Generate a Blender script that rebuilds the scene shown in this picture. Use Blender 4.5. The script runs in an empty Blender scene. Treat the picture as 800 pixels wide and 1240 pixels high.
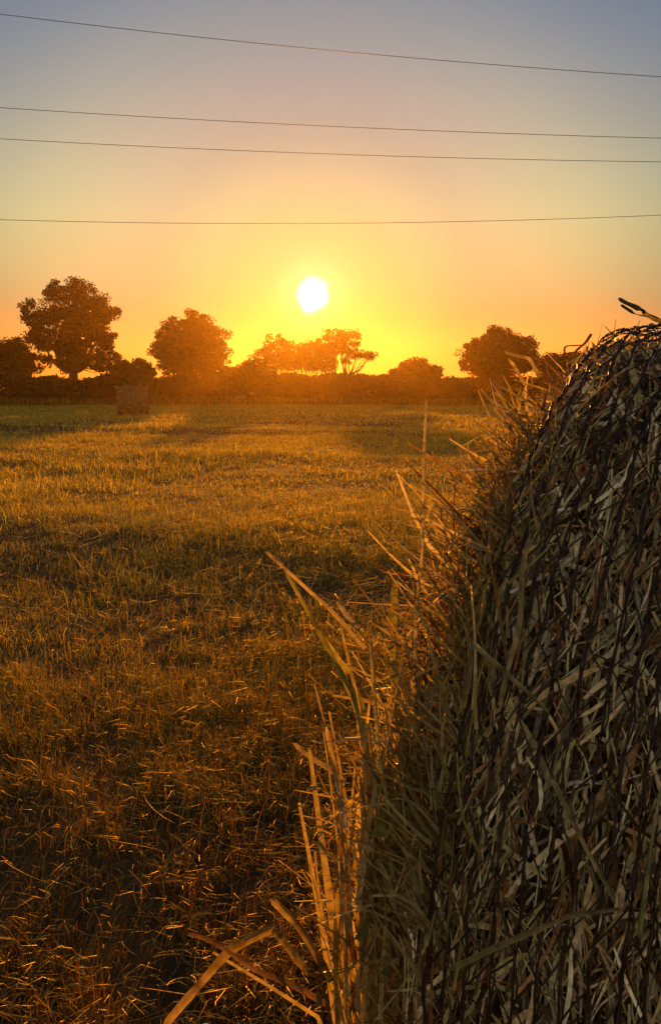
import bpy, math
import numpy as np

rng = np.random.default_rng(11)
sc = bpy.context.scene
col = sc.collection
R_ = math.radians

# ------------------------------------------------------------------ camera frame
F = 973.0                       # focal length in pixels of the 800 x 1240 photograph
CAM_H = 1.495
PITCH = math.atan(150 / F)      # looking down
CP, SP = math.cos(PITCH), math.sin(PITCH)
CAM = np.array([0, 0, CAM_H])


def ray(u, v):
    x = (u - 400) / F
    up = (620 - v) / F
    d = np.array([x, CP + up * SP, -SP + up * CP])
    return d


def at_y(u, v, Y):
    d = ray(u, v)
    return CAM + d * (Y / d[1])


SUN_D = ray(378, 357)
SUN_D /= np.linalg.norm(SUN_D)
SUN_EL = math.asin(SUN_D[2])
SUN_AZ = math.atan2(SUN_D[0], SUN_D[1])

# ------------------------------------------------------------------ helpers


def hash2(ix, iy, s):
    n = (ix.astype(np.int64) * 374761393 + iy.astype(np.int64) * 668265263 + s * 974634777) & 0x7fffffff
    n = ((n ^ (n >> 13)) * 1274126177) & 0x7fffffff
    n = (n ^ (n >> 16)) & 0xffff
    return n / 65535.0


def noise2(x, y, s=0):
    ix, iy = np.floor(x), np.floor(y)
    fx, fy = x - ix, y - iy
    fx = fx * fx * (3 - 2 * fx)
    fy = fy * fy * (3 - 2 * fy)
    a, b = hash2(ix, iy, s), hash2(ix + 1, iy, s)
    c, d = hash2(ix, iy + 1, s), hash2(ix + 1, iy + 1, s)
    return (a * (1 - fx) + b * fx) * (1 - fy) + (c * (1 - fx) + d * fx) * fy


def fbm(x, y, s=0, o=4):
    v, a, t = 0, 1.0, 0
    for i in range(o):
        v = v + a * noise2(x * 2 ** i, y * 2 ** i, s + i * 17)
        t += a
        a *= .55
    return v / t


def unit(a):
    return a / np.maximum(np.linalg.norm(a, axis=-1, keepdims=True), 1e-9)


def make_mesh(name, V, quads, mat, colr=None, smooth=False, parent=None, tris=None):
    me = bpy.data.meshes.new(name)
    V = np.ascontiguousarray(V, dtype=np.float32).reshape(-1, 3)
    me.vertices.add(len(V))
    me.vertices.foreach_set('co', V.ravel())
    nq = len(quads) if quads is not None else 0
    nt = len(tris) if tris is not None else 0
    idx = []
    if nq:
        idx.append(np.asarray(quads, np.int32).ravel())
    if nt:
        idx.append(np.asarray(tris, np.int32).ravel())
    idx = np.concatenate(idx)
    me.loops.add(len(idx))
    me.loops.foreach_set('vertex_index', idx)
    me.polygons.add(nq + nt)
    st = np.concatenate([np.arange(nq) * 4, nq * 4 + np.arange(nt) * 3]).astype(np.int32)
    me.polygons.foreach_set('loop_start', st)
    if smooth:
        me.polygons.foreach_set('use_smooth', np.ones(nq + nt, bool))
    if colr is not None:
        at = me.color_attributes.new('Col', 'FLOAT_COLOR', 'POINT')
        c = np.ones((len(V), 4), np.float32)
        c[:, :3] = colr
        at.data.foreach_set('color', c.ravel())
    me.update(calc_edges=True)
    me.validate()
    me.materials.append(mat)
    o = bpy.data.objects.new(name, me)
    col.objects.link(o)
    if parent is not None:
        o.parent = parent
    return o


def ribbon(P, S, W):
    """P (N,K,3) spine, S (N,K,3) side, W (N,K) half widths"""
    N, K, _ = P.shape
    V = np.stack([P - S * W[..., None], P + S * W[..., None]], 2)      # N,K,2,3
    base = (np.arange(N) * 2 * K)[:, None]
    k = np.arange(K - 1)[None, :] * 2
    q = np.stack([base + k, base + k + 1, base + k + 3, base + k + 2], -1).reshape(-1, 4)
    return V.reshape(-1, 3), q


def tubes(P, r, sides=4):
    """P (N,K,3), r (N,K): round strands"""
    N, K, _ = P.shape
    T = unit(np.gradient(P, axis=1))
    ref = np.where(np.abs(T[..., 2:3]) > .9, np.array([1., 0, 0]), np.array([0, 0, 1.]))
    A = unit(np.cross(T, ref))
    B = np.cross(T, A)
    an = np.arange(sides) * 2 * math.pi / sides
    V = P[:, :, None, :] + r[:, :, None, None] * (A[:, :, None, :] * np.cos(an)[None, None, :, None] + B[:, :, None, :] * np.sin(an)[None, None, :, None])
    base = (np.arange(N) * K * sides)[:, None, None]
    k = np.arange(K - 1)[None, :, None] * sides
    s = np.arange(sides)[None, None, :]
    s2 = (s + 1) % sides
    q = np.stack(np.broadcast_arrays(base + k + s, base + k + s2, base + k + sides + s2, base + k + sides + s), -1).reshape(-1, 4)
    return V.reshape(-1, 3), q


class Bag:
    def __init__(self):
        self.V, self.Q, self.C, self.n = [], [], [], 0

    def add(self, VQ, c=None, per=None):
        V, q = VQ
        self.V.append(V)
        self.Q.append(q + self.n)
        self.n += len(V)
        if c is not None:
            c = np.asarray(c, float)
            if c.ndim == 2 and len(c) != len(V):
                c = np.repeat(c, len(V) // len(c), 0)
            self.C.append(np.broadcast_to(c, (len(V), 3)))

    def build(self, name, mat, parent=None, smooth=False):
        return make_mesh(name, np.concatenate(self.V), np.concatenate(self.Q), mat,
                         np.concatenate(self.C) if self.C else None, smooth, parent)


def tag(o, label=None, cat=None, group=None, kind=None):
    for k, v in (('label', label), ('category', cat), ('group', group), ('kind', kind)):
        if v:
            o[k] = v
    return o


def empty(name, loc):
    o = bpy.data.objects.new(name, None)
    o.empty_display_size = .2
    o.location = loc
    col.objects.link(o)
    return o


def adopt(parent, *kids):
    """the kids' meshes were made in world space: keep them there under a moved Empty"""
    for k in kids:
        k.parent = parent
        k.location = -np.array(parent.location)


# ------------------------------------------------------------------ materials


def new_mat(name):
    m = bpy.data.materials.new(name)
    m.use_nodes = True
    nt = m.node_tree
    nt.nodes.clear()
    out = nt.nodes.new('ShaderNodeOutputMaterial')
    return m, nt, out


def leafy(name, trans=.5, refl=1.0, gtint=(1, .95, .85), tint=(1, 1, 1), gloss=.06, rough=.45, ttint=(1.0, .8, .45), fibre=0):
    """thin vegetation: reflects and lets light through, colour from the strand's own colour attribute"""
    m, nt, out = new_mat(name)
    N, L = nt.nodes.new, nt.links.new
    a = N('ShaderNodeAttribute')
    a.attribute_name = 'Col'
    mul = N('ShaderNodeMix')
    mul.data_type = 'RGBA'
    mul.blend_type = 'MULTIPLY'
    mul.inputs[0].default_value = 1
    L(a.outputs['Color'], mul.inputs[6])
    mul.inputs[7].default_value = (*tint, 1)
    src = mul.outputs[2]
    if fibre:
        tc = N('ShaderNodeTexCoord')
        mp = N('ShaderNodeMapping')
        mp.inputs['Scale'].default_value = (fibre, fibre, fibre)
        nz = N('ShaderNodeTexNoise')
        nz.inputs['Scale'].default_value = 1
        nz.inputs['Detail'].default_value = 4
        L(tc.outputs['Object'], mp.inputs[0])
        L(mp.outputs[0], nz.inputs['Vector'])
        mr = N('ShaderNodeMapRange')
        mr.inputs[1].default_value = .3
        mr.inputs[2].default_value = .7
        mr.inputs[3].default_value = .55
        mr.inputs[4].default_value = 1.25
        L(nz.outputs['Fac'], mr.inputs[0])
        m2 = N('ShaderNodeVectorMath')
        m2.operation = 'SCALE'
        L(src, m2.inputs[0])
        L(mr.outputs[0], m2.inputs['Scale'])
        src = m2.outputs[0]
    d = N('ShaderNodeBsdfDiffuse')
    dm = N('ShaderNodeVectorMath')
    dm.operation = 'SCALE'
    dm.inputs['Scale'].default_value = refl
    L(src, dm.inputs[0])
    L(dm.outputs[0], d.inputs[0])
    t = N('ShaderNodeBsdfTranslucent')
    tm = N('ShaderNodeMix')
    tm.data_type = 'RGBA'
    tm.blend_type = 'MULTIPLY'
    tm.inputs[0].default_value = 1
    L(src, tm.inputs[6])
    tm.inputs[7].default_value = (*ttint, 1)
    L(tm.outputs[2], t.inputs[0])
    mx = N('ShaderNodeMixShader')
    mx.inputs[0].default_value = trans
    L(d.outputs[0], mx.inputs[1])
    L(t.outputs[0], mx.inputs[2])
    g = N('ShaderNodeBsdfGlossy')
    g.inputs['Roughness'].default_value = rough
    g.inputs[0].default_value = (*gtint, 1)
    m3 = N('ShaderNodeMixShader')
    fr = N('ShaderNodeFresnel')
    fr.inputs[0].default_value = 1.45
    fm = N('ShaderNodeMath')
    fm.operation = 'MULTIPLY'
    fm.inputs[1].default_value = gloss
    L(fr.outputs[0], fm.inputs[0])
    L(fm.outputs[0], m3.inputs[0])
    L(mx.outputs[0], m3.inputs[1])
    L(g.outputs[0], m3.inputs[2])
    L(m3.outputs[0], out.inputs[0])
    return m


def plain(name, c1, c2, scale, rough=.8, bump=0.0, coords='Object'):
    m, nt, out = new_mat(name)
    N, L = nt.nodes.new, nt.links.new
    tc = N('ShaderNodeTexCoord')
    nz = N('ShaderNodeTexNoise')
    nz.inputs['Scale'].default_value = scale
    nz.inputs['Detail'].default_value = 8
    nz.inputs['Roughness'].default_value = .65
    L(tc.outputs[coords], nz.inputs['Vector'])
    cr = N('ShaderNodeValToRGB')
    cr.color_ramp.elements[0].position = .32
    cr.color_ramp.elements[1].position = .68
    cr.color_ramp.elements[0].color = (*c1, 1)
    cr.color_ramp.elements[1].color = (*c2, 1)
    L(nz.outputs['Fac'], cr.inputs[0])
    b = N('ShaderNodeBsdfPrincipled')
    b.inputs['Roughness'].default_value = rough
    b.inputs['Specular IOR Level'].default_value = .2
    L(cr.outputs[0], b.inputs['Base Color'])
    if bump:
        bp = N('ShaderNodeBump')
        bp.inputs['Strength'].default_value = bump
        bp.inputs['Distance'].default_value = .03
        L(nz.outputs['Fac'], bp.inputs['Height'])
        L(bp.outputs[0], b.inputs['Normal'])
    L(b.outputs[0], out.inputs[0])
    return m


M_ground = plain('soil_and_thatch', (.026, .014, .005), (.075, .045, .013), 9, .95, .6)
M_grass = leafy('cut_grass', .66, refl=.6, gloss=.42, rough=.58, gtint=(.85, .68, .18), ttint=(1, .95, .4))
M_hay = leafy('hay_strands', .5, refl=.8, gloss=.08, rough=.5, gtint=(.9, .7, .4), ttint=(1, .9, .45))
M_straw = leafy('bale_straw', .12, gloss=.3, rough=.4, ttint=(1, .85, .4), fibre=140)
M_stalk = leafy('long_stalks', .68, gloss=.2, rough=.4, ttint=(1, .98, .4), fibre=90)
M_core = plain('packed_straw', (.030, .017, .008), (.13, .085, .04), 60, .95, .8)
M_net = plain('bale_net', (.012, .006, .004), (.03, .015, .010), 40, .5)
M_leaf = leafy('tree_leaves', .10, refl=.7, gloss=.02, ttint=(.9, .9, .3))
M_bark = plain('bark', (.035, .022, .013), (.10, .07, .045), 3, .95, .5)
M_wire = plain('wire_metal', (.03, .03, .032), (.06, .055, .05), 3, .5)
M_farstraw = plain('far_bale_straw', (.06, .036, .010), (.12, .08, .025), 14, .95, .6)


# ------------------------------------------------------------------ ground
FD = np.array([.45, .89])          # direction the mower travelled


def ground_z(x, y):
    r = np.hypot(x, y)
    a = x * FD[0] + y * FD[1]
    b = x * FD[1] - y * FD[0]
    z = (fbm(x * .25, y * .25, 3, 3) - .5) * .16 + (fbm(x * 1.6, y * 1.6, 9, 3) - .5) * .05
    z = z + (noise2(b * .42, a * .05, 21) - .5) * .09
    # low windrows left by the mower, running across the field
    wv = noise2(y * .42 + x * .16, x * .05 + 40, 23)
    z = z + np.clip((wv - .5) * 2, 0, 1) ** 1.5 * .15 * np.clip((y - 3) / 5, 0, 1) * np.clip((60 - y) / 20, 0, 1)
    return z * np.clip(1.2 - r / 140, 0, 1)


sx = np.sinh(np.linspace(-1, 1, 301) * 6.2) / np.sinh(6.2) * 260
sy = np.sinh(np.linspace(-1, 1, 361) * 6.4) / np.sinh(6.4) * 260
gx, gy = np.meshgrid(sx, sy)
gz = ground_z(gx, gy)
nx, ny = len(sx), len(sy)
ii = (np.arange(ny - 1)[:, None] * nx + np.arange(nx - 1)[None, :]).ravel()
gq = np.stack([ii, ii + 1, ii + nx + 1, ii + nx], 1)
tag(make_mesh('ground', np.stack([gx, gy, gz], -1).reshape(-1, 3), gq, M_ground, smooth=True), kind='structure')

# ------------------------------------------------------------------ near bale geometry frame
TH = .5726
RB = .80
BW = 1.22
BC = np.array([.5187, 1.442, RB])
BD = np.array([math.sin(TH), math.cos(TH), 0])        # across the bale, away from the camera
BA = np.array([-math.cos(TH), math.sin(TH), 0])       # along its axis, to the far left end
BZ = np.array([0, 0, 1.])
BC = BC + BA * .03


def bale(t, ph, r):
    t, ph, r = np.broadcast_arrays(t, ph, r)
    return BC - BA * t[..., None] + r[..., None] * (-np.cos(ph)[..., None] * BD + np.sin(ph)[..., None] * BZ)


def inside_bale(x, y, pad=.0):
    rx, ry = x - BC[0], y - BC[1]
    t = -(rx * BA[0] + ry * BA[1])
    d = rx * BD[0] + ry * BD[1]
    return (t > -pad) & (t < BW + pad) & (np.abs(d) < .45 + pad)


# ------------------------------------------------------------------ grass
PAL = np.array([[.42, .32, .06], [.31, .24, .04], [.25, .235, .035], [.19, .19, .03], [.20, .11, .02], [.52, .41, .10]])


def light_falloff(x, y):
    """light falloff painted into the field colour: dim near the camera, bright farther out"""
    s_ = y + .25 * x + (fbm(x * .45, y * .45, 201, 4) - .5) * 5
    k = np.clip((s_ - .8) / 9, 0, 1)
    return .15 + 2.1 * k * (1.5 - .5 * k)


def grass_ring(r0, r1, half, dens, K, h0, h1, w0, seed, tuft=1.0):
    g = np.random.default_rng(seed)
    area = half * (r1 * r1 - r0 * r0)
    n = int(area * dens)
    r = np.sqrt(g.uniform(r0 * r0, r1 * r1, n))
    th = g.uniform(-half, half, n)
    x, y = r * np.sin(th), r * np.cos(th)
    cl = fbm(x * 5, y * 5, 40, 2) * .5 + fbm(x * .9, y * .9, 50, 3) * .5
    a = x * FD[0] + y * FD[1]
    b = x * FD[1] - y * FD[0]
    row = noise2(b * .55, a * .07, 77)
    keep = (g.random(n) < np.clip((cl - .30) * 3.4, .12, 1) * (.55 + .6 * row)) & ~inside_bale(x, y, .0)
    x, y, r, cl, row = x[keep], y[keep], r[keep], cl[keep], row[keep]
    n = len(x)
    z = ground_z(x, y)
    h = g.uniform(h0, h1, n) * (.45 + 1.1 * cl) * (.65 + .7 * row) * np.where(g.random(n) < .05, 1.8, 1)
    az = g.uniform(0, 2 * math.pi, n)
    lean = np.abs(g.normal(0, .55, n)) + .12
    lie = g.random(n) < np.where(r < 6, .18, .32)
    lean = np.where(lie, g.uniform(1.0, 1.4, n), lean)
    ld = np.stack([np.cos(az), np.sin(az)], 1)
    k = np.linspace(0, 1, K)
    bend = lean[:, None] * (k[None] ** 1.5) * 1.1
    hor = np.sin(np.minimum(bend, 1.5)) * k[None] * h[:, None]
    ver = np.cos(np.minimum(bend, 1.5)) * k[None] * h[:, None]
    P = np.empty((n, K, 3))
    P[..., 0] = x[:, None] + ld[:, :1] * hor
    P[..., 1] = y[:, None] + ld[:, 1:] * hor
    P[..., 2] = z[:, None] - .006 + ver
    sa = az + math.pi / 2 + g.normal(0, .6, n)
    S = np.zeros((n, K, 3))
    S[..., 0] = np.cos(sa)[:, None]
    S[..., 1] = np.sin(sa)[:, None]
    w = w0 * g.uniform(.5, 1.3, n)
    W = w[:, None] * np.linspace(1, .18, K)[None] ** .7
    hue = np.clip(fbm(x * .5, y * .5, 61, 3) * 1.6 - .3, 0, 1)
    green = g.random(n) < .15 + .55 * hue
    ci = np.where(green, g.integers(2, 4, n), g.choice([0, 1, 4, 5], n, p=[.36, .3, .24, .1]))
    c = PAL[ci] * g.uniform(.4, 1.0, n)[:, None] * light_falloff(x, y)[:, None]  # blade colour carries the painted near-to-far light falloff
    c[:, 1] *= np.clip(.40 + .40 * light_falloff(x, y), .40, 1)  # the dimmed near blades also shift towards red
    return ribbon(P, S, W), np.repeat(c, 2 * K, 0)


G = Bag()
for a in ((.35, 4.5, R_(80), 12000, 4, .05, .115, .0016, 1),
          (4.5, 11, R_(62), 3400, 3, .05, .115, .0026, 2),
          (11, 28, R_(50), 800, 3, .06, .125, .006, 3),
          (28, 90, R_(48), 110, 3, .08, .16, .018, 4)):
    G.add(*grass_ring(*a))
tag(G.build('grass', M_grass), 'short dry mown grass covering the hay field', 'grass', kind='stuff')


def strands(n, r0, r1, half, l0, l1, w0, seed):
    g = np.random.default_rng(seed)
    r = np.exp(g.uniform(math.log(r0), math.log(r1), n))
    th = g.uniform(-half, half, n)
    x, y = r * np.sin(th), r * np.cos(th)
    keep = (g.random(n) < np.clip(fbm(x * .8, y * .8, 91, 3) * 2.2 - .55, .05, 1)) & ~inside_bale(x, y)
    x, y, r = x[keep], y[keep], r[keep]
    n = len(x)
    K = 5
    L = g.uniform(l0, l1, n) * g.uniform(.4, 1, n)
    az = np.where(g.random(n) < .4, g.normal(.3, .5, n), g.uniform(0, 2 * math.pi, n))
    cv = g.normal(0, .9, n)
    k = np.linspace(-.5, .5, K)
    ang = az[:, None] + cv[:, None] * k[None]
    P = np.empty((n, K, 3))
    P[..., 0] = x[:, None] + np.cumsum(np.cos(ang), 1) * L[:, None] / K
    P[..., 1] = y[:, None] + np.cumsum(np.sin(ang), 1) * L[:, None] / K
    tilt = g.normal(0, .22, n)
    P[..., 2] = ground_z(P[..., 0], P[..., 1]) + g.uniform(.015, .06, n)[:, None] + np.abs(tilt)[:, None] * (k[None] * np.sign(tilt)[:, None] + .5) * L[:, None]
    sa = ang + math.pi / 2
    S = np.stack([np.cos(sa), np.sin(sa), g.normal(0, .5, n)[:, None] * np.ones((1, K))], -1)
    W = (w0 * np.maximum(1, r / 5) * g.uniform(.5, 1.4, n))[:, None] * np.array([.6, 1, 1, .9, .4])[None]
    c = np.array([[.50, .38, .14], [.42, .33, .10], [.30, .21, .06], [.55, .46, .22]])[g.integers(0, 4, n)] * g.uniform(.5, 1.1, n)[:, None] * np.clip(light_falloff(x, y) * 1.3, .4, 1.2)[:, None]  # hay colour takes the same painted falloff
    return ribbon(P, unit(S), W), np.repeat(c, 2 * K, 0)


H = Bag()
H.add(*strands(5000, .5, 6, R_(44), .10, .34, .0011, 5))
H.add(*strands(9000, 5, 26, R_(34), .15, .5, .0018, 6))
tag(H.build('loose_hay', M_hay), 'pale loose hay strands lying on the mown grass', 'hay', kind='stuff')

# ------------------------------------------------------------------ near bale
near = empty('hay_bale', (BC[0], BC[1], 0))
tag(near, 'large round hay bale in dark net wrap, close up with ragged straw edge', 'hay bale', 'round hay bales on the field')

# core
nt_, nph = 60, 260
tt = np.linspace(0, BW, nt_)
pp = np.linspace(0, 2 * math.pi, nph, endpoint=False)
T2, P2 = np.meshgrid(tt, pp, indexing='ij')


def bale_bump(t, ph):
    return (fbm(t * 9 + 50, np.cos(ph) * 6 + 30, 5, 3) + fbm(t * 9, np.sin(ph) * 6 + 70, 6, 3) - 1) * .035


def edge_drop(t, ph):
    """the rim is rounded off, and slumps more towards the top of the far left shoulder"""
    e = np.minimum(t, BW - t)
    up = np.clip((np.sin(ph) - .15) / .7, 0, 1)
    return -.045 * np.clip(1 - e / .09, 0, 1) ** 2 - .012 * up * np.clip(1 - t / .34, 0, 1) ** 1.6


RR = RB - .052 + bale_bump(T2, P2) + edge_drop(T2, P2)
V = bale(T2, P2, RR).reshape(-1, 3)
i0 = np.arange(nt_ - 1)[:, None] * nph
j0 = np.arange(nph)[None]
j1 = (j0 + 1) % nph
Q = np.stack(np.broadcast_arrays(i0 + j0, i0 + j1, i0 + nph + j1, i0 + nph + j0), -1).reshape(-1, 4)
cl_, cr_ = len(V), len(V) + 1
V = np.vstack([V, (BC + BA * .03)[None], (BC - BA * (BW + .03))[None]])
jj = np.arange(nph)
tri = np.vstack([np.stack([np.full(nph, cl_), (jj + 1) % nph, jj], 1),
                 np.stack([np.full(nph, cr_), (nt_ - 1) * nph + jj, (nt_ - 1) * nph + (jj + 1) % nph], 1)])
V[:, 2] = np.maximum(V[:, 2], .0)
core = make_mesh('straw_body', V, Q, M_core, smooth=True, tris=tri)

SP_ = np.array([[.60, .47, .29], [.50, .37, .20], [.42, .32, .15], [.32, .16, .07], [.74, .62, .44], [.19, .075, .03], [.37, .32, .16]])
SF_ = np.array([[.60, .45, .20], [.50, .36, .14], [.40, .30, .11], [.30, .16, .06], [.66, .53, .30], [.18, .08, .03], [.42, .35, .14]])
g = np.random.default_rng(31)


def straw_layer(n, ph0, ph1, off0, off1, wmin, wmax, lmin, lmax, spread, stems=False):
    t = g.uniform(-.01, BW + .01, n)
    ph = g.uniform(ph0, ph1, n)
    al = np.where(g.random(n) < .68, g.normal(.06, spread, n), g.normal(0, .8, n))
    L = g.uniform(lmin, lmax, n) * g.uniform(.4, 1, n)
    K = 5
    k = np.linspace(-.5, .5, K)
    cv = g.normal(0, .25, n)
    ang = al[:, None] + cv[:, None] * k[None] * 2
    ds = np.sin(ang) * L[:, None] / (K - 1)
    da = np.cos(ang) * L[:, None] / (K - 1)
    tt_ = t[:, None] + np.cumsum(ds, 1) - ds.sum(1, keepdims=True) / 2
    aa_ = ph[:, None] + (np.cumsum(da, 1) - da.sum(1, keepdims=True) / 2) / RB
    off = g.uniform(off0, off1, n)
    pit = g.normal(0, .07, n)
    bow = g.normal(0, .012, n)
    rr = RB - .02 + bale_bump(tt_, aa_) + edge_drop(np.clip(tt_, 0, BW), aa_) + off[:, None] + pit[:, None] * k[None] * L[:, None] + bow[:, None] * (k[None] ** 2 * 4)
    P = bale(tt_, aa_, rr)
    T = unit(np.gradient(P, axis=1))
    Nn = unit(bale(tt_, aa_, rr + .1) - P)
    S = np.cross(T, Nn)
    roll = g.normal(0, .5, n)[:, None, None]
    tw = (g.normal(0, .6, n)[:, None] * k[None])[..., None]
    S = unit(S * np.cos(roll + tw) + Nn * np.sin(roll + tw))
    W = g.uniform(wmin, wmax, n)[:, None] * (np.array([.55, 1, 1, 1, .5]) + .0)[None]
    c = SP_[g.integers(0, len(SP_), n)] * np.where(g.random(n) < .36, g.uniform(.14, .45, n), g.uniform(.85, 1.35, n))[:, None]
    if stems:
        return tubes(P, W * .6, 4), np.repeat(c, 4 * K, 0)
    return ribbon(P, S, W), np.repeat(c, 2 * K, 0)


B = Bag()
B.add(*straw_layer(24000, -1.75, 1.9, -.034, -.006, .0008, .0030, .03, .12, .38))
B.add(*straw_layer(11000, -1.75, 1.9, -.010, .008, .0008, .0032, .03, .16, .32))
B.add(*straw_layer(7000, -1.75, 1.9, -.008, .012, .0010, .0026, .05, .24, .30, True))
B.add(*straw_layer(1500, -1.75, 1.9, .006, .018, .0007, .0028, .04, .18, .5))
B.add(*straw_layer(600, -1.75, 1.9, -.002, .012, .0030, .0048, .05, .15, .4))
B.add(*straw_layer(12000, 1.9, 4.5, -.01, .018, .0015, .004, .06, .24, .35))
straw = B.build('straw', M_straw)
straw['kind'] = 'stuff'

# net wrap: knitted chains round the bale with zigzag threads between them
nb = Bag()
nchain = 48
K = 420
ph = np.linspace(0, 2 * math.pi, K)
base_t = np.linspace(.045, BW - .03, nchain)
ct = []
for i, t0 in enumerate(base_t):
    wob = (fbm(ph * 2.2 + i * 7.3, np.full(K, i * 3.7), 12, 3) - .5) * .020
    wob *= np.minimum(1, np.minimum(ph, 2 * math.pi - ph) * 3)
    ct.append(t0 + wob)
ct = np.array(ct)
rad = RB + .013 + bale_bump(ct, np.broadcast_to(ph, ct.shape)) * .8 + edge_drop(ct, np.broadcast_to(ph, ct.shape)) + (fbm(np.broadcast_to(ph * 30, ct.shape), ct * 60, 8, 2) - .5) * .012
CPt = bale(ct, np.broadcast_to(ph, ct.shape), rad)
wr = .0010 + .0009 * fbm(np.broadcast_to(ph * 12, ct.shape), ct * 40, 18, 2)
nb.add(tubes(CPt, wr, 5))
wob2 = ct + .0035 * np.sin(ph * 55)[None] + .001
nb.add(tubes(bale(wob2, np.broadcast_to(ph, ct.shape), rad + .0015), np.full(ct.shape, .0011), 4))
step = .042 / RB
for i in range(nchain - 1):
    m = int(2 * math.pi / step)
    pz = np.arange(m + 1) * step + rng.uniform(0, step)
    pz = np.clip(pz + rng.normal(0, .10 * step, m + 1), 0, 2 * math.pi)
    ta = np.interp(pz, ph, ct[i])
    tb = np.interp(pz, ph, ct[i + 1])
    ra = np.interp(pz, ph, rad[i])
    rb2 = np.interp(pz, ph, rad[i + 1])
    ev = np.arange(m + 1) % 2 == 0
    tz, rz = np.where(ev, ta, tb), np.where(ev, ra, rb2)
    A_ = bale(tz, pz, rz + .001)
    P = np.stack([A_[:-1], (A_[:-1] + A_[1:]) / 2 + rng.normal(0, .0018, (m, 3)), A_[1:]], 1)
    nb.add(tubes(P, np.full(P.shape[:2], .00115), 4))
net = nb.build('net_wrap', M_net)

# ragged straw along the far left rim
g = np.random.default_rng(77)


def fringe(n, ph0, ph1, t0, t1, lmin, lmax, wmin, wmax, up, left, rad_, spread, K=5, r0=-.10, r1=0.0, droop=.25):
    phs = g.uniform(ph0, ph1, n)
    t = g.uniform(t0, t1, n)
    o = bale(t, phs, RB + g.uniform(r0, r1, n) + edge_drop(np.clip(t, 0, BW), phs))
    rd = unit(bale(t, phs, np.full(n, 1.0)) - bale(t, phs, np.full(n, .5)))
    tg = np.sin(phs)[:, None] * BD + np.cos(phs)[:, None] * BZ     # along the rim, upwards
    d = tg * up + BA * left + rd * rad_ + g.normal(0, spread, (n, 3))
    d = unit(d)
    L = g.uniform(lmin, lmax, n) * np.clip(1.75 - phs, .35, 1)
    k = np.linspace(0, 1, K)
    bend = g.normal(0, droop, (n, 3))
    P = o[:, None] + d[:, None] * (k[None] * L[:, None])[..., None] + bend[:, None] * ((k[None] ** 2) * L[:, None])[..., None]
    kink = g.random(n) < .25
    kd = g.normal(0, .5, (n, 3))
    P += np.where(kink[:, None, None], kd[:, None] * (np.clip(k[None] - .6, 0, 1) * L[:, None])[..., None], 0)
    P[..., 2] = np.maximum(P[..., 2], .01)
    T = unit(np.gradient(P, axis=1))
    q = unit(g.normal(0, 1, (n, 3)) + np.array([1.2, 0, 0]))
    S = unit(np.cross(np.cross(T, q[:, None]), T))
    W = g.uniform(wmin, wmax, n)[:, None] * np.linspace(1, .35, K)[None]
    c = SF_[g.choice(len(SF_), n, p=[.22, .2, .2, .1, .12, .04, .12])] * g.uniform(.4, 1.1, n)[:, None]
    return ribbon(P, S, W), np.repeat(c, 2 * K, 0)


FR = Bag()
FR.add(*fringe(1300, -1.5, 1.2, -.03, .03, .03, .10, .0007, .0024, .7, .5, .0, .45))
FR.add(*fringe(200, -1.3, .3, -.05, .0, .06, .17, .0008, .0027, 1.0, .08, -.12, .24, droop=.15))
FR.add(*fringe(240, -1.2, .25, -.085, -.01, .12, .27, .0012, .0036, 1.0, .06, -.16, .13, 6, droop=.08))
FR.add(*fringe(330, -1.2, .28, -.11, -.03, .13, .30, .0026, .0058, 1.0, .06, -.16, .10, 6, droop=.06))
FR.add(*fringe(1400, .05, 1.15, -.05, .06, .04, .12, .0010, .0032, .5, .6, -.02, .42, droop=.28))
FR.add(*fringe(240, .1, .95, -.05, .03, .05, .14, .0022, .0042, .6, .5, -.05, .32, droop=.2))
FR.add(*fringe(150, .1, 1.3, .0, .10, .04, .12, .0008, .0026, .9, .1, .05, .22, r0=.005, r1=.02, droop=.1))
FR.add(*fringe(420, .8, 1.9, -.02, .30, .02, .06, .0007, .0024, .6, .3, .10, .4, droop=.2))
FR.add(*fringe(800, 1.0, 2.0, .0, BW, .02, .045, .0006, .0018, .8, .1, .06, .35, droop=.2))
# the flat end face behind the rim: tangled straw ends
n = 3200
pr = np.sqrt(g.random(n)) * (RB - .02)
FR.add(*fringe(n, -math.pi, math.pi, -.03, .02, .04, .16, .001, .004, .2, .5, .0, .7, 4, -.78, -.02))
fr = FR.build('ragged_edge', M_stalk)
fr['kind'] = 'stuff'

# single long stalks one can follow, as the photo shows them


def on_plane(u, v, off):
    d = ray(u, v)
    return CAM + d * (((BC - CAM) @ BA + off) / (d @ BA))


def on_bale(u, v, off):
    d = ray(u, v)
    r = RB + off
    o = CAM - BC
    o2 = np.array([o @ BD, o[2]])
    d2 = np.array([d @ BD, d[2]])
    A_, B_, C_ = d2 @ d2, 2 * o2 @ d2, o2 @ o2 - r * r
    s = B_ * B_ - 4 * A_ * C_
    if s < 0:
        s = 0
    return CAM + d * ((-B_ - math.sqrt(s)) / (2 * A_))


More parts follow.
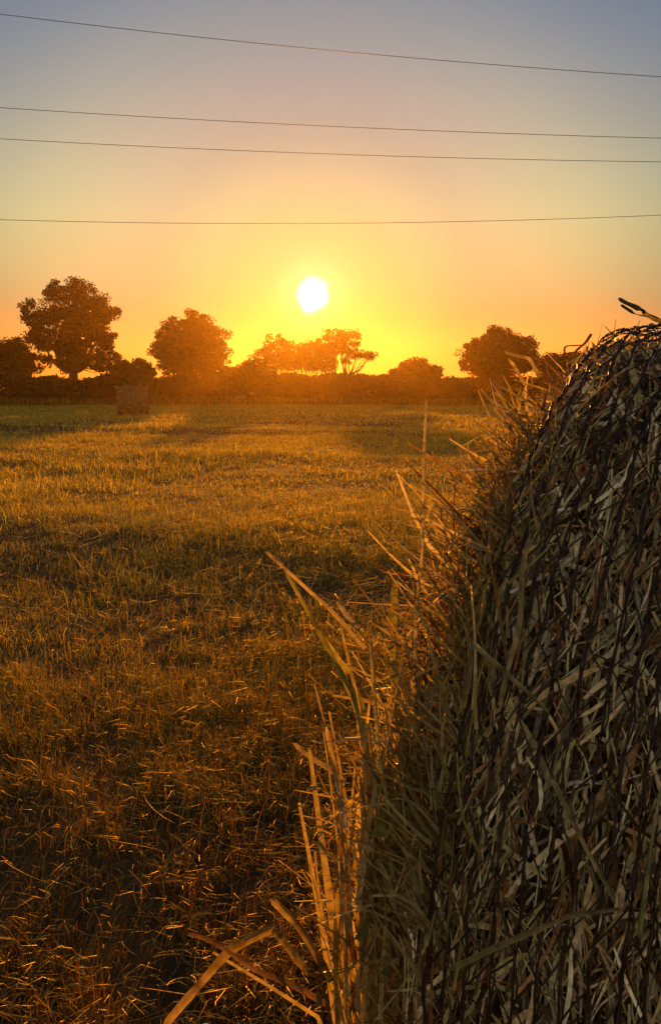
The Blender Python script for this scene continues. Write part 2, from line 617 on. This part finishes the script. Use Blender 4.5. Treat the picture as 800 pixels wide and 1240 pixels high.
def stalk(pts, mode, off, wpx, c, name='stalk', mat=None):
    pts = np.array(pts, float)
    seg = np.r_[0, np.cumsum(np.hypot(*np.diff(pts, axis=0).T))]
    Kk = max(14, len(pts) * 7)
    s = np.linspace(0, seg[-1], Kk)
    uv = np.stack([np.interp(s, seg, pts[:, 0]), np.interp(s, seg, pts[:, 1])], 1)
    off = np.broadcast_to(np.asarray(off, float), (2,)) if np.size(off) < 3 else off
    of = np.linspace(off[0], off[1], Kk)
    fn = on_plane if mode == 'p' else on_bale
    P = np.array([fn(a, b, o) for (a, b), o in zip(uv, of)])
    # a little smoothing of the polyline, then a flattened round stem
    for _ in range(3):
        P[1:-1] = P[1:-1] * .5 + (P[:-2] + P[2:]) * .25
    dep = np.linalg.norm(P - CAM, axis=1)
    r = wpx / F * dep * .5 * np.linspace(.8, 1.05, Kk)
    rg = stalk_rng
    L_ = np.linalg.norm(P[-1] - P[0])
    ss = np.linspace(0, 1, Kk)
    P = P + np.sin(ss * math.pi * rg.uniform(1.5, 3.5) + rg.uniform(0, 6))[:, None] * rg.normal(0, .008, 3) * L_ * np.sin(ss * math.pi)[:, None]
    r = r * .95 * (1 + .35 * (noise2(ss * 7 + rg.uniform(0, 90), ss * 0, 3) - .5))
    r[0] *= .35
    T = unit(np.gradient(P, axis=0))
    nrm_ = unit(unit(CAM - P) * .9 + rg.normal(0, .45, 3))
    tw = rg.normal(0, .7) * ss
    S = unit(np.cross(T, nrm_))
    S = S * np.cos(tw)[:, None] + np.cross(T, S) * np.sin(tw)[:, None]
    Nf = np.cross(S, T)
    # a split straw: two flat sides folded along the middle, with a little depth
    V3 = np.stack([P - S * r[:, None], P + Nf * (r * .6)[:, None], P + S * r[:, None]], 1).reshape(-1, 3)
    q1 = .7 + .5 * noise2(ss * 9 + rg.uniform(0, 90), ss * 0, 5)
    node = np.abs(((ss * rg.uniform(1.2, 2.5) + rg.uniform(0, 1)) % 1) - .5) > .47      # darker joints along the stem
    q1 = q1 * np.where(node, .5, 1)
    c = np.array(c)[None, None] * (q1[:, None] * np.array([[1.0, .72, .88]]))[..., None]
    c = c.reshape(-1, 3)
    kk = np.arange(Kk - 1)[:, None] * 3
    Q3 = np.concatenate([np.concatenate([kk + a, kk + a + 1, kk + a + 4, kk + a + 3], 1) for a in (0, 1)])
    b = Bag()
    b.add((V3, Q3), c)
    return b.build(name, mat or M_stalk, smooth=False)


stalk_rng = np.random.default_rng(3)
TAN, OLV, PAL_, BRN, ORG = (.46, .35, .16), (.32, .29, .07), (.56, .45, .27), (.20, .11, .04), (.42, .28, .07)
stalks = [
    stalk([(380, 828), (396, 885), (408, 945), (418, 1000)], 'p', (.20, .08), 7, PAL_),
    stalk([(322, 668), (400, 738), (442, 786)], 'p', (.22, .08), 5, TAN),
    stalk([(408, 728), (432, 762)], 'p', (.14, .10), 8, PAL_),
    stalk([(345, 690), (385, 762), (430, 850), (455, 940), (462, 1015)], 'p', (.20, .04), 9, OLV),
    stalk([(385, 765), (420, 812), (445, 872), (456, 965)], 'p', (.18, .05), 8, OLV),
    stalk([(383, 932), (408, 982), (422, 1062), (428, 1110)], 'p', (.20, .08), 11, ORG),
    stalk([(355, 900), (388, 925), (418, 946)], 'p', (.20, .10), 6, TAN),
    stalk([(516, 485), (513, 590), (507, 700), (502, 800)], 'p', (.12, .02), 6, PAL_),
    stalk([(447, 768), (452, 830), (458, 905), (470, 985)], 'p', (.10, .03), 10, OLV),
    stalk([(497, 690), (506, 760), (508, 850), (492, 950), (486, 1040)], 'p', (.10, .03), 11, OLV),
    stalk([(478, 702), (474, 790), (482, 880)], 'p', (.12, .06), 9, OLV),
    stalk([(198, 1244), (276, 1150), (330, 1124)], 'p', (.22, .18), 10, ORG),
    stalk([(330, 1124), (352, 1152), (374, 1178)], 'p', (.18, .10), 9, ORG),
    stalk([(228, 1130), (262, 1142), (310, 1172), (395, 1216)], 'p', (.22, .05), 6, BRN),
    stalk([(328, 1088), (362, 1122), (390, 1168), (402, 1190)], 'p', (.18, .08), 11, ORG),
    stalk([(410, 1075), (406, 1140), (408, 1244)], 'p', (.10, .08), 10, ORG),
    stalk([(478, 1042), (458, 1090), (432, 1140)], 'p', (.06, .04), 9, OLV),
    stalk([(498, 1078), (470, 1110), (462, 1122)], 'p', (.04, .03), 8, OLV),
    stalk([(508, 985), (508, 1040), (506, 1090)], 'p', (.02, .02), 10, PAL_),
    stalk([(395, 880), (412, 962), (420, 1050), (424, 1130)], 'p', (.14, .08), 9, TAN),
    stalk([(437, 905), (446, 950), (452, 1010)], 'p', (.10, .07), 9, ORG),
    stalk([(618, 620), (663, 561), (696, 499), (722, 473), (761, 444)], 'b', (.03, .05), 5, TAN),
    stalk([(571, 778), (612, 815), (664, 861)], 'b', (.035, .03), 9, PAL_),
    stalk([(541, 1175), (591, 1153), (684, 1109), (750, 1101)], 'b', (.03, .035), 8, TAN),
    stalk([(745, 1095), (712, 1032), (668, 944)], 'b', (.03, .03), 6, TAN),
    stalk([(801, 950), (786, 1050), (776, 1135)], 'b', (.03, .03), 12, (.42, .44, .30)),
    stalk([(640, 650), (628, 730), (606, 850)], 'b', (.035, .02), 7, TAN),
    stalk([(748, 361), (772, 375), (806, 392)], 'b', (.02, .02), 6, BRN, 'twig', M_bark),
    stalk([(751, 369), (766, 379), (786, 384)], 'b', (.02, .02), 4, BRN, 'twig', M_bark),
    stalk([(683, 448), (683, 419), (706, 418)], 'p', (-.02, -.04), 3, BRN),
    stalk([(684, 436), (700, 424), (716, 404)], 'p', (-.03, -.08), 3, BRN),
    stalk([(610, 426), (626, 431), (641, 434), (652, 456)], 'p', (.06, .02), 5, TAN),
    stalk([(615, 434), (626, 450), (637, 468)], 'p', (.06, .03), 4, TAN),
    stalk([(582, 471), (597, 490), (614, 508)], 'p', (.08, .02), 4, TAN),
    stalk([(598, 475), (612, 487), (626, 500)], 'p', (.06, .03), 4, OLV),
    stalk([(568, 518), (582, 530), (600, 552)], 'p', (.06, .01), 4, ORG),
]
adopt(near, core, straw, net, fr, *stalks)

# ------------------------------------------------------------------ distant bale
fy = 43.0
fc = at_y(161, 490, fy)
frad = .78
far = empty('hay_bale', (fc[0], fc[1], float(ground_z(np.array([fc[0]]), np.array([fc[1]]))[0])))
tag(far, 'small far off round hay bale standing on the field before the hedge', 'hay bale', 'round hay bales on the field')
nt2, np2 = 30, 90
t2 = np.linspace(-.8, .8, nt2)
p2 = np.linspace(0, 2 * math.pi, np2, endpoint=False)
TT, PP = np.meshgrid(t2, p2, indexing='ij')
rr = frad - .14 * np.clip((np.abs(TT) - .58) / .22, 0, 1) ** 2 + (fbm(TT * 8 + 9, PP * 5, 4, 3) - .5) * .06
ax = unit(np.array([1., .25, 0]))
dx = np.array([-ax[1], ax[0], 0])
V = ax * TT[..., None] + rr[..., None] * (np.cos(PP)[..., None] * dx + np.sin(PP)[..., None] * BZ) + np.array([0, 0, frad - .03])
V = V.reshape(-1, 3)
i0 = np.arange(nt2 - 1)[:, None] * np2
j0 = np.arange(np2)[None]
j1 = (j0 + 1) % np2
Q = np.stack(np.broadcast_arrays(i0 + j0, i0 + j1, i0 + np2 + j1, i0 + np2 + j0), -1).reshape(-1, 4)
jj = np.arange(np2)
V = np.vstack([V, ax * -.83 + BZ * (frad - .03), ax * .83 + BZ * (frad - .03)])
c0 = nt2 * np2
tri = np.vstack([np.stack([np.full(np2, c0), (jj + 1) % np2, jj], 1), np.stack([np.full(np2, c0 + 1), (nt2 - 1) * np2 + jj, (nt2 - 1) * np2 + (jj + 1) % np2], 1)])
fb = make_mesh('straw_body', V, Q, M_farstraw, smooth=True, tris=tri, parent=far)
fn = Bag()
pk = np.linspace(0, 2 * math.pi, 80)
for t0 in np.linspace(-.74, .74, 24):
    Pn = ax * t0 + (frad + .02) * (np.cos(pk)[:, None] * dx + np.sin(pk)[:, None] * BZ) + np.array([0, 0, frad - .03])
    fn.add(tubes(Pn[None], np.full((1, 80), .004), 4))
fn.build('net_wrap', M_net, parent=far)
gg = np.random.default_rng(8)
n = 500
a0 = gg.uniform(0, 2 * math.pi, n)
t0 = gg.uniform(-.85, .85, n)
o_ = ax * t0[:, None] + (frad) * (np.cos(a0)[:, None] * dx + np.sin(a0)[:, None] * BZ) + np.array([0, 0, frad - .03])
d_ = unit(gg.normal(0, 1, (n, 3)) + unit(o_ - np.array([0, 0, frad])) * .8)
Pf = o_[:, None] + d_[:, None] * np.linspace(0, .14, 3)[None, :, None]
Sf = np.repeat(unit(np.cross(d_, gg.normal(0, 1, (n, 3))))[:, None], 3, 1)
fs = Bag()
fs.add(ribbon(Pf, Sf, np.full((n, 3), .008)), np.repeat(SP_[gg.integers(0, 5, n)], 6, 0))
fs.build('ragged_edge', M_stalk, parent=far)['kind'] = 'stuff'

# ------------------------------------------------------------------ trees
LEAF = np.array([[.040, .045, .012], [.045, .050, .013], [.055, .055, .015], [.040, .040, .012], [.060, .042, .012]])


def px_lobe(l, Y):
    u, v, rx, rz = l
    c = at_y(u, v, Y)
    s = Y / (CP * F) * 1.0
    return c, rx * s, rz * s


def leaves(C, rad, n_each, size, seed, flat=.7):
    g = np.random.default_rng(seed)
    n = len(C) * n_each
    c = np.repeat(C, n_each, 0)
    r = np.repeat(rad, n_each)
    o = g.normal(0, 1, (n, 3))
    o = unit(o) * (g.random(n) ** .45)[:, None] * r[:, None]
    o[:, 2] *= flat
    P0 = c + o
    d = unit(g.normal(0, 1, (n, 3)) + unit(o) * .5)
    L = size * g.uniform(.6, 1.3, n)
    S = unit(np.cross(d, g.normal(0, 1, (n, 3))))
    k = np.array([-.5, 0, .5])
    P = P0[:, None] + d[:, None] * (k[None] * L[:, None])[..., None]
    P[:, 1] += (unit(np.cross(d, S)) * (L * .12)[:, None])
    W = L[:, None] * np.array([.12, .32, .06])[None]
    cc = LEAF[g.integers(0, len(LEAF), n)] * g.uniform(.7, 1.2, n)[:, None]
    return ribbon(P, np.repeat(S[:, None], 3, 1), W), np.repeat(cc, 6, 0)


def limb(a, b, r0, r1, g, K=7, wig=.08, rise=.0):
    k = np.linspace(0, 1, K)
    L = np.linalg.norm(b - a)
    P = a + (b - a) * k[:, None]
    w = g.normal(0, 1, (2, 3)) * wig * L
    P = P + np.sin(k * math.pi)[:, None] * w[0] + np.sin(k * 2 * math.pi)[:, None] * w[1] * .5
    P[:, 2] -= rise * L * np.sin(k * math.pi)
    return tubes(P[None], np.linspace(r0, r1, K)[None], 6)


def tree(name, label, cat, u, Y, lobes, ncl, per, leaf, crad, trunk_r, seed, group=None, depth=.9, low=.0, forks=1):
    g = np.random.default_rng(seed)
    base = at_y(u, 470, Y)
    bx, by = base[0], Y
    bz = float(ground_z(np.array([bx]), np.array([by]))[0])
    root = empty(name, (bx, by, bz))
    tag(root, label, cat, group)
    Ls = [px_lobe(l, Y) for l in lobes]
    vol = np.array([l[1] * l[1] * l[2] for l in Ls]) ** .75
    pick = g.choice(len(Ls), ncl, p=vol / vol.sum())
    o = unit(g.normal(0, 1, (ncl, 3))) * (g.random(ncl) ** .38)[:, None]
    C = np.array([Ls[i][0] for i in pick]) + o * np.array([[Ls[i][1], Ls[i][1] * depth, Ls[i][2]] for i in pick]) * .93
    C[:, 1] += g.normal(0, .2, ncl)
    C[:, 2] = np.maximum(C[:, 2], bz + .3 + low)
    rad = crad * g.uniform(.6, 1.35, ncl)
    cb = Bag()
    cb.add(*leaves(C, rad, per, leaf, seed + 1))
    crown = cb.build('crown', M_leaf)
    # trunk, main limbs and branches that carry the leaf clumps
    tb = Bag()
    zc = float(np.mean([l[0][2] for l in Ls]))
    ztop = float(np.percentile(C[:, 2], 92))
    zf = bz + (zc - bz) * .45
    fork = np.array([bx, by, zf])
    if forks == 1:
        tb.add(limb(np.array([bx, by, bz - .1]), fork, trunk_r * 1.25, trunk_r * .9, g, wig=.02))
        starts = [fork]
    else:
        starts = []
        for f in range(forks):
            b0 = np.array([bx + g.normal(0, .5), by + g.normal(0, .4), bz - .1])
            t1 = np.array([bx + (f - (forks - 1) / 2) * 1.1, by + g.normal(0, .4), zf + g.normal(0, .2)])
            tb.add(limb(b0, t1, trunk_r * .8, trunk_r * .55, g, wig=.05))
            starts.append(t1)
    nodes = [s.copy() for s in starts]
    nr = [trunk_r * (.8 if forks == 1 else .5)] * len(starts)
    main = C[g.choice(ncl, min(ncl, 9 + 3 * forks), replace=False)]
    for c in main:
        s = starts[int(np.argmin([np.linalg.norm(c - q) for q in starts]))]
        e = s + (c - s) * .8
        tb.add(limb(s, e, trunk_r * .5, trunk_r * .16, g, rise=.1))
        for q in (.35, .6, .8, 1.0):
            nodes.append(s + (e - s) * q + np.array([0, 0, -.1 * np.linalg.norm(e - s) * math.sin(q * math.pi)]))
            nr.append(trunk_r * (.5 - .34 * q))
    nd = np.array(nodes)
    for c in C:
        D = np.linalg.norm(nd - c, axis=1) + np.maximum(0, nd[:, 2] - c[2]) * 1.5
        i = int(np.argmin(D))
        tb.add(limb(nd[i], c, min(nr[i] * .5, .07), .015, g, K=4, rise=.06))
    trunk = tb.build('trunk', M_bark, smooth=True)
    adopt(root, trunk, crown)
    return root


GRP = 'trees along the far edge of the field'
tree('oak_tree', 'tallest broad dark oak at the left with sky showing through its crown', 'tree', 90, 78,
     [(88, 362, 37, 26), (55, 382, 28, 22), (120, 378, 27, 22), (88, 398, 52, 26), (48, 412, 22, 14), (128, 412, 22, 18), (75, 432, 26, 20), (104, 432, 28, 22), (126, 438, 22, 14)],
     310, 120, .205, .66, .46, 101, GRP)
tree('bushy_tree', 'low dark bushy tree at the left edge beside the tallest oak', 'tree', 8, 84,
     [(12, 424, 24, 17), (-14, 428, 26, 24), (34, 440, 20, 13), (10, 446, 34, 16)], 170, 130, .21, .75, .28, 102, GRP)
tree('oak_tree', 'rounded dense oak second from the left before the setting sun', 'tree', 230, 76,
     [(228, 399, 33, 23), (206, 418, 24, 24), (254, 416, 24, 24), (232, 428, 47, 24), (232, 444, 44, 14)], 280, 125, .205, .64, .38, 103, GRP)
tree('field_tree', 'thin slender tree, left one of the loose group under the sun', 'tree', 336, 82,
     [(336, 414, 17, 12), (320, 430, 16, 12), (350, 426, 16, 14), (312, 440, 12, 8), (338, 440, 26, 12)], 120, 54, .20, .56, .2, 104, GRP, forks=2)
tree('field_tree', 'reddish fuller middle tree of the loose group under the sun', 'tree', 380, 80,
     [(378, 420, 17, 13), (368, 434, 18, 14), (394, 426, 14, 16), (384, 440, 24, 14)], 120, 78, .20, .58, .2, 105, GRP, forks=2)
tree('field_tree', 'airy tree with bare leaning limbs, right one of the group under the sun', 'tree', 414, 79,
     [(408, 410, 18, 13), (428, 412, 12, 12), (438, 428, 15, 9), (418, 428, 16, 12), (448, 430, 6, 5)], 80, 46, .20, .52, .19, 106, GRP, forks=2)
tree('round_tree', 'wide round topped dark tree at the right beside the near bale', 'tree', 604, 72,
     [(604, 420, 34, 25), (578, 434, 22, 22), (632, 428, 22, 22), (605, 440, 46, 20)], 270, 125, .19, .60, .34, 107, GRP)
tree('round_tree', 'smaller tree half hidden behind the shaggy top of the near bale', 'tree', 668, 74,
     [(664, 440, 15, 11), (690, 444, 24, 16), (676, 450, 26, 12)], 90, 160, .20, .7, .2, 108, GRP)
BG = 'bushes rising out of the hedge'
tree('bush', 'low domed bush standing alone above the hedge between sun and right tree', 'bush', 506, 73,
     [(504, 446, 19, 10), (520, 452, 14, 9), (484, 454, 12, 7)], 90, 120, .2, .55, .1, 109, BG, forks=3)
tree('bush', 'small ragged bush in the gap between the two left oaks', 'bush', 165, 75,
     [(166, 444, 13, 9), (150, 448, 14, 9), (178, 450, 10, 8)], 70, 95, .22, .55, .1, 110, BG, forks=3)
tree('bush', 'small bush at the left foot of the tree group under the sun', 'bush', 298, 76,
     [(300, 446, 10, 8), (286, 452, 12, 6), (312, 450, 10, 7)], 50, 95, .22, .5, .08, 111, BG, forks=3)

# ------------------------------------------------------------------ hedge
g = np.random.default_rng(5)
hed = empty('hedge', (0, 72, 0))
tag(hed, 'long dark hedge running across the far edge of the hay field', 'hedge')
hx = np.concatenate([g.uniform(-62, 62, 5200), g.uniform(-48, 48, 2400)])
top = 2.3 + (fbm(hx * .22, hx * 0 + 3, 33, 4) - .5) * 1.8
hz = np.concatenate([g.uniform(.1, 1, 5200) * top[:5200], top[5200:] * g.uniform(.86, 1.08, 2400)])
hy = 72 + g.normal(0, .65, len(hx)) + (noise2(hx * .12, hx * 0, 35) - .5) * 3
hb = Bag()
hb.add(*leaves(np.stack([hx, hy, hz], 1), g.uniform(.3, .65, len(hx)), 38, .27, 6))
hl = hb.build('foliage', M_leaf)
hst = []
for x in np.arange(-60, 60, 2.2):
    xx = x + g.normal(0, .4)
    b0 = np.array([xx, 72 + g.normal(0, .4), -.1])
    hs = Bag()
    hs.add(limb(b0, b0 + np.array([g.normal(0, .4), g.normal(0, .3), g.uniform(1.6, 2.5)]), .07, .015, g, K=4))
    hst.append(hs.build('stem', M_bark))
adopt(hed, hl, *hst)

# tall uncut grass in front of the hedge and seed heads above it
n = 12000
x = g.uniform(-45, 45, n)
y = 68.6 + np.abs(g.normal(0, 1.3, n)) + (noise2(x * .1, x * 0, 37) - .5) * 2
h = g.uniform(.3, .8, n) * (.4 + fbm(x * .35, y * .35, 38, 3))
az = g.uniform(0, 2 * math.pi, n)
ln = np.abs(g.normal(0, .25, n))
k = np.linspace(0, 1, 4)
P = np.empty((n, 4, 3))
P[..., 0] = x[:, None] + np.cos(az)[:, None] * (ln * h)[:, None] * k ** 2
P[..., 1] = y[:, None] + np.sin(az)[:, None] * (ln * h)[:, None] * k ** 2
P[..., 2] = ground_z(x, y)[:, None] - .02 + h[:, None] * k
S = np.zeros((n, 4, 3))
sa = g.uniform(0, math.pi, n)
S[..., 0], S[..., 1] = np.cos(sa)[:, None], np.sin(sa)[:, None]
tg_ = Bag()
tg_.add(ribbon(P, S, np.full((n, 1), .022) * np.array([[1, .8, .6, .9]])), np.repeat(PAL[g.choice([1, 2, 3, 4], n)] * g.uniform(.4, .9, n)[:, None], 8, 0))
tag(tg_.build('tall_grass', M_grass), 'strip of tall uncut grass at the foot of the hedge', 'grass', kind='stuff')

# ------------------------------------------------------------------ overhead wires
WG = 'overhead wires crossing the sky'
for Y, r, p3, lab in (
        (18, .0062, [(0, 17), (400, 61), (800, 93)], 'topmost thin wire, steepest of the four, high in the blue sky'),
        (21, .007, [(0, 131), (400, 151.5), (800, 168)], 'upper wire of the close pair crossing the middle of the sky'),
        (21.6, .007, [(0, 168), (400, 186.5), (800, 196)], 'lower wire of the close pair crossing the middle of the sky'),
        (30, .0095, [(0, 266), (400, 270.5), (800, 260.5)], 'lowest sagging wire just above the setting sun')):
    A_ = np.array([at_y(u, v, Y) for u, v in p3])
    cf = np.polyfit(A_[:, 0], A_[:, 2], 2)
    cf[0] = max(cf[0], .0012)
    cf2 = np.polyfit(A_[:, 0], A_[:, 2] - cf[0] * A_[:, 0] ** 2, 1)
    xs = np.linspace(-48, 48, 90)
    zz = cf[0] * xs ** 2 + cf2[0] * xs + cf2[1]
    Pw = np.stack([xs, np.full(90, Y), zz], 1)
    o = make_mesh('power_line', *tubes(Pw[None], np.full((1, 90), r), 6), M_wire, smooth=True)
    tag(o, lab, 'power line', WG)

# ------------------------------------------------------------------ haze
def box(name, lo, hi, mat):
    lo, hi = np.array(lo, float), np.array(hi, float)
    v = np.array([[(hi if i >> a & 1 else lo)[a] for a in range(3)] for i in range(8)])
    q = np.array([[0, 2, 3, 1], [4, 5, 7, 6], [0, 1, 5, 4], [2, 6, 7, 3], [0, 4, 6, 2], [1, 3, 7, 5]])
    return make_mesh(name, v, q, mat)


HAZE = .00044
m, nt, out = new_mat('thin_haze')
pv = nt.nodes.new('ShaderNodeVolumePrincipled')
pv.inputs['Color'].default_value = (1, .64, .26, 1)
pv.inputs['Density'].default_value = HAZE
pv.inputs['Anisotropy'].default_value = .86
nt.links.new(pv.outputs[0], out.inputs['Volume'])
tag(box('haze', (-265, -265, -1.3), (265, 265, 16), m), 'thin golden evening haze over the field', 'haze', kind='stuff')

# ------------------------------------------------------------------ sun and sky
sl = bpy.data.lights.new('sun', 'SUN')
sl.energy = 5.0
sl.angle = R_(.5)
sl.color = (1, .33, .016)
so = bpy.data.objects.new('sun', sl)
col.objects.link(so)
from mathutils import Vector
so.rotation_euler = Vector(-SUN_D).to_track_quat('-Z', 'Y').to_euler()
so.location = (0, 0, 20)

w = bpy.data.worlds.new('World')
sc.world = w
w.use_nodes = True
nt = w.node_tree
nt.nodes.clear()
N, L = nt.nodes.new, nt.links.new
out = N('ShaderNodeOutputWorld')
bg = N('ShaderNodeBackground')
bg.inputs['Strength'].default_value = .05
sky = N('ShaderNodeTexSky')
sky.sky_type = 'NISHITA'
sky.sun_disc = False
sky.sun_elevation = SUN_EL
sky.sun_rotation = SUN_AZ
sky.air_density = 1.0
sky.dust_density = 1.0
sky.ozone_density = 1.0


def math_node(op, a, b=None, c=None):
    n = N('ShaderNodeMath')
    n.operation = op
    for i, s in enumerate((a, b, c)):
        if s is None:
            continue
        if hasattr(s, 'is_output'):
            L(s, n.inputs[i])
        else:
            n.inputs[i].default_value = s
    return n.outputs[0]


tc = N('ShaderNodeTexCoord')
nrm = N('ShaderNodeVectorMath')
nrm.operation = 'NORMALIZE'
L(tc.outputs['Generated'], nrm.inputs[0])
dot = N('ShaderNodeVectorMath')
dot.operation = 'DOT_PRODUCT'
L(nrm.outputs[0], dot.inputs[0])
dot.inputs[1].default_value = tuple(SUN_D)
ang = math_node('MULTIPLY', math_node('ARCCOSINE', math_node('MINIMUM', dot.outputs['Value'], .9999999)), 180 / math.pi)
sep = N('ShaderNodeSeparateXYZ')
L(nrm.outputs[0], sep.inputs[0])
elev = math_node('MULTIPLY', math_node('ARCSINE', sep.outputs['Z']), 180 / math.pi)


def vec(op, a, b):
    n = N('ShaderNodeVectorMath')
    n.operation = op
    for i, s in enumerate((a, b)):
        if hasattr(s, 'is_output'):
            L(s, n.inputs[i])
        else:
            n.inputs[i].default_value = s
    return n.outputs[0]


def ramp(fac, lo, hi, stops):
    mr = N('ShaderNodeMapRange')
    mr.inputs[1].default_value, mr.inputs[2].default_value = lo, hi
    L(fac, mr.inputs[0])
    cr = N('ShaderNodeValToRGB')
    cr.color_ramp.interpolation = 'CARDINAL'
    e = cr.color_ramp.elements
    while len(e) < len(stops):
        e.new(.5)
    for el, (p, c) in zip(e, stops):
        el.position = (p - lo) / (hi - lo)
        el.color = (*[q / 10 for q in c], 1)
    L(mr.outputs[0], cr.inputs[0])
    return vec('MULTIPLY', cr.outputs[0], (10, 10, 10))


# evening sky: redder low down, paler towards the sun, with added fill behind
TINT = [(-5, (.30, .15, .10)), (2, (.74, .36, .19)), (6, (.66, .53, .40)), (11, (.92, .95, .74)), (17, (.88, .95, 1.0)), (25, (.62, .82, 1.16)), (40, (.66, .80, 1.05)), (90, (.8, .85, .95))]
AUR_FILL = [(0, (.25, .33, .70)), (1, (.22, .35, .65)), (3.5, (.22, .35, .50)), (7, (.28, .46, .58)), (12, (.60, .66, .76)), (18, (1.0, 1.0, .94)), (26, (1, 1, 1)), (45, (1, 1, 1)), (90, (4.6, 3.05, 2.0)), (180, (14, 8.3, 4.8))]  # wide-angle stops are warm fill added behind the camera for the bale's face
skyc = vec('MULTIPLY', vec('MULTIPLY', sky.outputs[0], ramp(elev, -5, 90, TINT)), ramp(ang, 0, 180, AUR_FILL))
# the low sun itself, drawn oversize with bloom painted into the sky
wob = N('ShaderNodeTexNoise')
wob.inputs['Scale'].default_value = 55
wob.inputs['Detail'].default_value = 2
L(nrm.outputs[0], wob.inputs['Vector'])
ang2 = math_node('MULTIPLY', ang, math_node('MULTIPLY_ADD', wob.outputs['Fac'], .5, .75))
disc = ramp(ang2, 0, 4, [(0, (1, 1, 1)), (.80, (1, 1, 1)), (1.02, (.30, .30, .25)), (1.25, (.07, .07, .035)), (1.9, (.02, .02, .006)), (3.5, (0, 0, 0))])
total = vec('ADD', skyc, vec('MULTIPLY', disc, (60, 60, 60)))
L(total, bg.inputs[0])
L(bg.outputs[0], out.inputs[0])

# ------------------------------------------------------------------ camera and output
cam = bpy.data.cameras.new('camera')
cam.sensor_fit = 'VERTICAL'
cam.sensor_height = 24
cam.lens = 24 * F / 1240
cam.clip_start = .05
cam.clip_end = 2000
co = bpy.data.objects.new('camera', cam)
co.location = tuple(CAM)
co.rotation_euler = (math.pi / 2 - PITCH, 0, 0)
col.objects.link(co)
sc.camera = co
sc.view_settings.view_transform = 'Standard'
sc.view_settings.look = 'None'
sc.view_settings.exposure = .5
sc.view_settings.gamma = 1
sc.cycles.use_denoising = True
sc.cycles.max_bounces = 7
sc.cycles.diffuse_bounces = 4
sc.cycles.transmission_bounces = 5
sc.cycles.volume_bounces = 0
